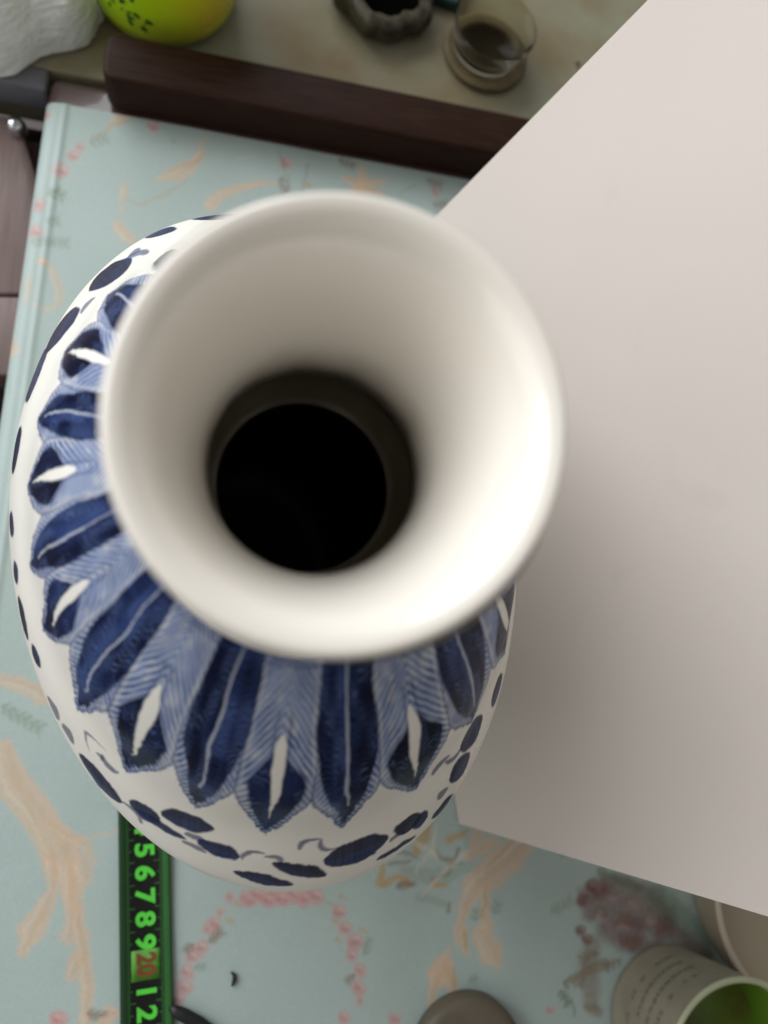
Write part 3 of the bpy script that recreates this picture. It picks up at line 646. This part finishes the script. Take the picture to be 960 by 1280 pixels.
# yellow green translucent tub with dark green print
m_tub = material('tub_plastic', srgb(176, 222, 24), 0.25, 0.15, 14, sss=0.6, col2=srgb(196, 190, 44))
m_tprint = material('tub_print', srgb(24, 84, 36), 0.4, 0.1, 60)
tcx = at(203, -14, 0.0)
tub = empty('plastic_tub', (tcx.x, tcx.y, 0), 'yellow green plastic tub with dark green print, behind the wooden bar', 'tub')
lathe('body', [(.001, .001), (.036, .001), (.040, .0035), (.0420, .012), (.0435, .045), (.0455, .075), (.0465, .0755), (.0463, .0768), (.0448, .0765), (.0415, .040), (.039, .008), (.001, .005)], (tcx.x, tcx.y, 0), m_tub, tub, 96)
bm = bmesh.new()
rt = random.Random(4)
for k in range(22):                                       # leafy print patches wrapped on the tub
    a = -1.72 + rt.gauss(0, .20) - .25; z = .012 + abs(rt.gauss(0.01, .016)); s = rt.uniform(.0008, .0024); t0 = rt.uniform(0, 3)
    vs = []
    for j in range(8):
        q = 2 * PI * j / 8; du_ = s * math.cos(q) * rt.uniform(.7, 1.3); dv_ = s * .6 * math.sin(q) * rt.uniform(.7, 1.3)
        x = du_ * math.cos(t0) - dv_ * math.sin(t0); y = du_ * math.sin(t0) + dv_ * math.cos(t0)
        zz = z + y; r = np.interp(zz, [.0035, .012, .045, .075], [.040, .0420, .0435, .0455]) + .0003; aa = a + x / r
        vs.append(bm.verts.new((tcx.x + r * math.cos(aa), tcx.y + r * math.sin(aa), zz)))
    bm.faces.new(vs)
pr_ = from_bm('leaf_print', bm, m_tprint, tub, smooth=False); pr_['kind'] = 'stuff'

# dark faceted glass ashtray-like bowl
m_dglass = material('dark_glass', srgb(26, 24, 19), 0.35, 0.45, 120, bump=1.0, bscale=130, col2=srgb(76, 72, 56), spec=0.25)
dc = at(474, 0, 0.0)
gb = empty('dark_glass_bowl', (dc.x, dc.y, 0), 'dark smoked glass bowl with a chipped uneven edge at the top middle', 'bowl')
wobf = lambda t, j: (.05 * math.sin(5 * t + .5) + .035 * math.sin(9 * t) + .02 * math.sin(17 * t)) * (1 if j < 7 else .8)
lathe('outer_wall', [(.001, .0005), (.027, .0005), (.0295, .003), (.0305, .008), (.030, .0125), (.0275, .0145), (.0215, .0140)], (dc.x, dc.y, 0), m_dglass, gb, 72, 1.1, .6, wob=wobf)
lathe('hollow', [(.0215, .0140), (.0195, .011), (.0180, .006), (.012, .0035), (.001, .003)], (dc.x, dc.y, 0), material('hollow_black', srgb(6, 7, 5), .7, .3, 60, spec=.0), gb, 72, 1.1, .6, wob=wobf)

# brown round coaster and clear glass
m_coast = material('coaster_brown', srgb(98, 84, 54), 0.7, 0.2, 60, bump=.2, col2=srgb(80, 70, 46))
cc0 = at(606, 68, 0.0)
co = lathe('coaster', [(.0005, .0), (.0262, .0), (.0274, .001), (.0270, .0024), (.0255, .0028), (.0240, .0022), (.0005, .002)], (cc0.x, cc0.y, 0), m_coast, None, 64)
setp(co, 'round brown coaster on the counter, the clear glass dish standing on it', 'coaster')
m_glass = material('clear_glass', srgb(228, 226, 210), 0.08, 0.0, 10, trans=1.0, ior=1.12, rvary=.03)
gc = at(606, 60, 0.003)
gl = lathe('glass_dish', [(.0005, .0), (.0190, .0), (.0212, .0010), (.0226, .005), (.0252, .0185), (.0259, .0195), (.0251, .0196), (.0217, .006), (.0196, .0026), (.0005, .0024)], (gc.x, gc.y, .0031), m_glass, None, 96)
setp(gl, 'low clear glass dish standing on the brown coaster', 'glass')
# dark crumbs and a teal scrap behind
m_crumb = material('crumb_dark', srgb(42, 30, 28), .7)
def crumb(x, y, z, r, m, lab, name='crumb'):
    p = at(x, y, z); bm = bmesh.new(); bmesh.ops.create_icosphere(bm, subdivisions=2, radius=r)
    for v in bm.verts: v.co *= 1 + rt.uniform(-.2, .2); v.co.z *= .6; v.co += Vector((p.x, p.y, z + r * .5))
    o = from_bm(name, bm, m); setp(o, lab, name); return o
crumb(722, 80, -.001, .0013, m_crumb, 'tiny dark crumb on the counter near the edge of the white board')
tl = at(548, 2, -.001); m_teal = material('teal_paper', srgb(38, 74, 70), .5, .3, 40)
t_o = prism('teal_packet', [(tl.x - .008, tl.y - .002), (tl.x + .012, tl.y - .006), (tl.x + .022, tl.y + .022), (tl.x - .004, tl.y + .03)], -.0015, .006, m_teal, None, bev=.0015)
setp(t_o, 'dark teal packet on the counter between the dark bowl and the glass', 'packet')

# ------------------------------------------------------------------ lower right: mug, plate, lid
m_cup = material('cup_ceramic', srgb(146, 140, 122), 0.6, 0.14, 45)
m_cupin = material('cup_rim', srgb(166, 170, 140), 0.4, 0.05, 60)
m_ctext = material('cup_print', srgb(122, 116, 102), 0.6, .1, 90)
b_ = at(828, 1260, 0.0)
cup = empty('printed_cup', (b_.x, b_.y, 0.0012), 'grey white paper cup with faint printed lines and green drink at the lower right', 'cup')
ch, cr0, cr1 = .060, .0322, .0362
lathe('wall', [(.001, .001), (cr0 - .003, .001), (cr0 - .0005, .0025), (cr0, .006), (cr1, ch)], (b_.x, b_.y, .0012), m_cup, cup, 96)
lathe('rim', [(cr1, ch), (cr1 + .0014, ch + .0004), (cr1 + .0016, ch + .0016), (cr1 + .0004, ch + .0026), (cr1 - .0012, ch + .0018), (cr1 - .0012, ch), (cr1 - .0018, ch - .006)], (b_.x, b_.y, .0012), m_cupin, cup, 96)
m_cgreen = material('cup_green_inside', srgb(98, 138, 38), .35, .15, 30, col2=srgb(88, 118, 36))
lathe('inner_wall', [(cr1 - .0018, ch - .006), (cr1 - .004, ch - .020), (cr0 + .001, ch - .034)], (b_.x, b_.y, .0012), m_cgreen, cup, 96)
lathe('drink', [(cr0 + .001, ch - .034), (.010, ch - .0345), (.0005, ch - .034)], (b_.x, b_.y, .0012), material('drink_brown', srgb(88, 116, 38), .3, .4, 90, col2=srgb(84, 82, 34)), cup, 64)
bm = bmesh.new()
for row in range(4):                                       # faint lines of print on the side, too blurred to read
    z = .046 - row * .0085; a = 1.75
    while a < 3.35:
        L_ = rt.uniform(.03, .11)
        if rt.random() < .82:
            vs = []
            for (da, dz) in ((0, -.0012), (L_, -.0012), (L_, .0012), (0, .0012)):
                zz = z + dz + rt.uniform(-.0004, .0004); r = cr0 + (cr1 - cr0) * (zz - .006) / (ch - .006) + .00025; vs.append(bm.verts.new((b_.x + r * math.cos(a + da), b_.y + r * math.sin(a + da), zz + .0012)))
            bm.faces.new(vs)
        a += L_ + .03
tx = from_bm('printed_lines', bm, m_ctext, cup, smooth=False); tx['kind'] = 'stuff'

m_plate = material('cream_bowl', srgb(160, 148, 126), 0.35, 0.06, 20, coat=.3)
pc_ = at(968, 1098, 0.0)
bw = empty('cream_bowl', (pc_.x, pc_.y, .0012), 'cream ceramic bowl half hidden behind the lower edge of the white board', 'bowl')
lathe('wall', [(.001, .003), (.048, .003), (.0485, .0), (.0525, .0), (.0545, .004), (.0575, .018), (.0590, .028)], (pc_.x, pc_.y, .0013), m_plate, bw, 120)
lathe('rim', [(.0590, .028), (.0600, .0292), (.0590, .0305), (.0570, .030), (.0555, .028)], (pc_.x, pc_.y, .0013), material('bowl_rim', srgb(178, 168, 150), .3, .04, 30), bw, 120)
lathe('inner_wall', [(.0555, .028), (.053, .018), (.045, .009), (.028, .006), (.001, .005)], (pc_.x, pc_.y, .0013), m_plate, bw, 120)


lc = at(583, 1318, 0.006)
lid = lathe('round_lid', [(.0005, .0), (.026, .0), (.0272, .001), (.0275, .008), (.0262, .0105), (.0225, .0118), (.0005, .0122)], (lc.x, lc.y, .0014), material('lid_grey', srgb(98, 90, 76), .5, .15, 50, bump=.2), None, 96)
setp(lid, 'round grey brown lid lying on the cloth at the bottom edge', 'lid')

m_black = material('cord_black', srgb(22, 20, 22), .5, .1, 60)
cp = [at(x, y, .004) for x, y in ((213, 1258), (219, 1264), (232, 1270), (250, 1280), (268, 1294), (282, 1312), (290, 1340))]
cd = tube('black_cord', cp, [.0012, .0026, .003, .003, .003, .003, .003], m_black)
setp(cd, 'black cord on the cloth coming out beside the measuring tape', 'cord')
cp = [at(x, y, .0022) for x, y in ((289, 1215), (293, 1219), (293, 1226), (290, 1233))]
sc_ = tube('dark_shred', cp, [.0004, .0009, .0010, .0004], m_crumb); setp(sc_, 'tiny curled dark shred on the cloth inside the rose wreath', 'shred')

# ------------------------------------------------------------------ left, below table height: a brown stool and things under the counter
m_seat = material('seat_laminate', srgb(124, 106, 102), 0.5, 0.14, 30, stretch=(14, 1, 1), bump=.1)
zs = -0.022
def atz(x, y): p = at(x, y, zs); return (p.x, p.y)
st = empty('stool', at(-60, 300, -0.75), 'brown wooden stool standing lower than the table on its left', 'stool')
def ccw_(poly):
    a = sum(poly[i][0] * poly[(i + 1) % len(poly)][1] - poly[(i + 1) % len(poly)][0] * poly[i][1] for i in range(len(poly))); return poly if a > 0 else poly[::-1]
prism('seat_board', ccw_([atz(-150, 128), atz(16, 146), atz(26, 156), atz(42, 214), atz(66, 300), atz(66, 368), atz(-150, 366)]), zs - .018, zs, m_seat, st, bev=.0015)
prism('seat_board', ccw_([atz(-150, 369), atz(66, 371), atz(66, 470), atz(-150, 468)]), zs - .018, zs, m_seat, st, bev=.0015)
for (x, y) in ((-130, 170), (10, 190), (30, 430), (-130, 430)):
    p = at(x, y, zs); prism('leg', [(p.x, p.y), (p.x + .022, p.y), (p.x + .022, p.y + .022), (p.x, p.y + .022)], -.75, zs - .0183, m_seat, st, bev=.003)
bp_ = at(22, 163, zs)
lathe('metal_cap', [(.0005, .008), (.0028, .0076), (.0042, .006), (.0052, .003), (.0054, .0)], (bp_.x, bp_.y, zs + .0003), material('cap_chrome', srgb(200, 200, 205), .18, .05, 40, metal=1.0), st, 32)
m_dk = material('dark_timber', srgb(58, 46, 46), .5, .2, 30, stretch=(14, 1, 1))
pz = -0.07
fr = prism('counter_base', [tab(-.6, -.003), tab(.0, -.003), tab(.0, .0), tab(-.6, .0)], -.75, -.0505, m_dk, sill, bev=.001)
def atf(x, y, z): p = at(x, y, z); return (p.x, p.y)
rb_ = prism('red_box', ccw_([atf(-90, 505, -.3), atf(7, 500, -.3), atf(4, 560, -.3), atf(-90, 560, -.3)]), -.75, -.3, material('red_card', srgb(150, 40, 40), .5), None, bev=.002)
setp(rb_, 'red box on the floor below the left edge of the table', 'box')
tb_ = prism('teal_box', ccw_([atf(-90, 455, -.3), atf(14, 458, -.3), atf(12, 494, -.3), atf(-90, 494, -.3)]), -.75, -.3, material('teal_card', srgb(60, 112, 122), .5), None, bev=.002)
setp(tb_, 'teal box on the floor beside the stool, left of the table', 'box')
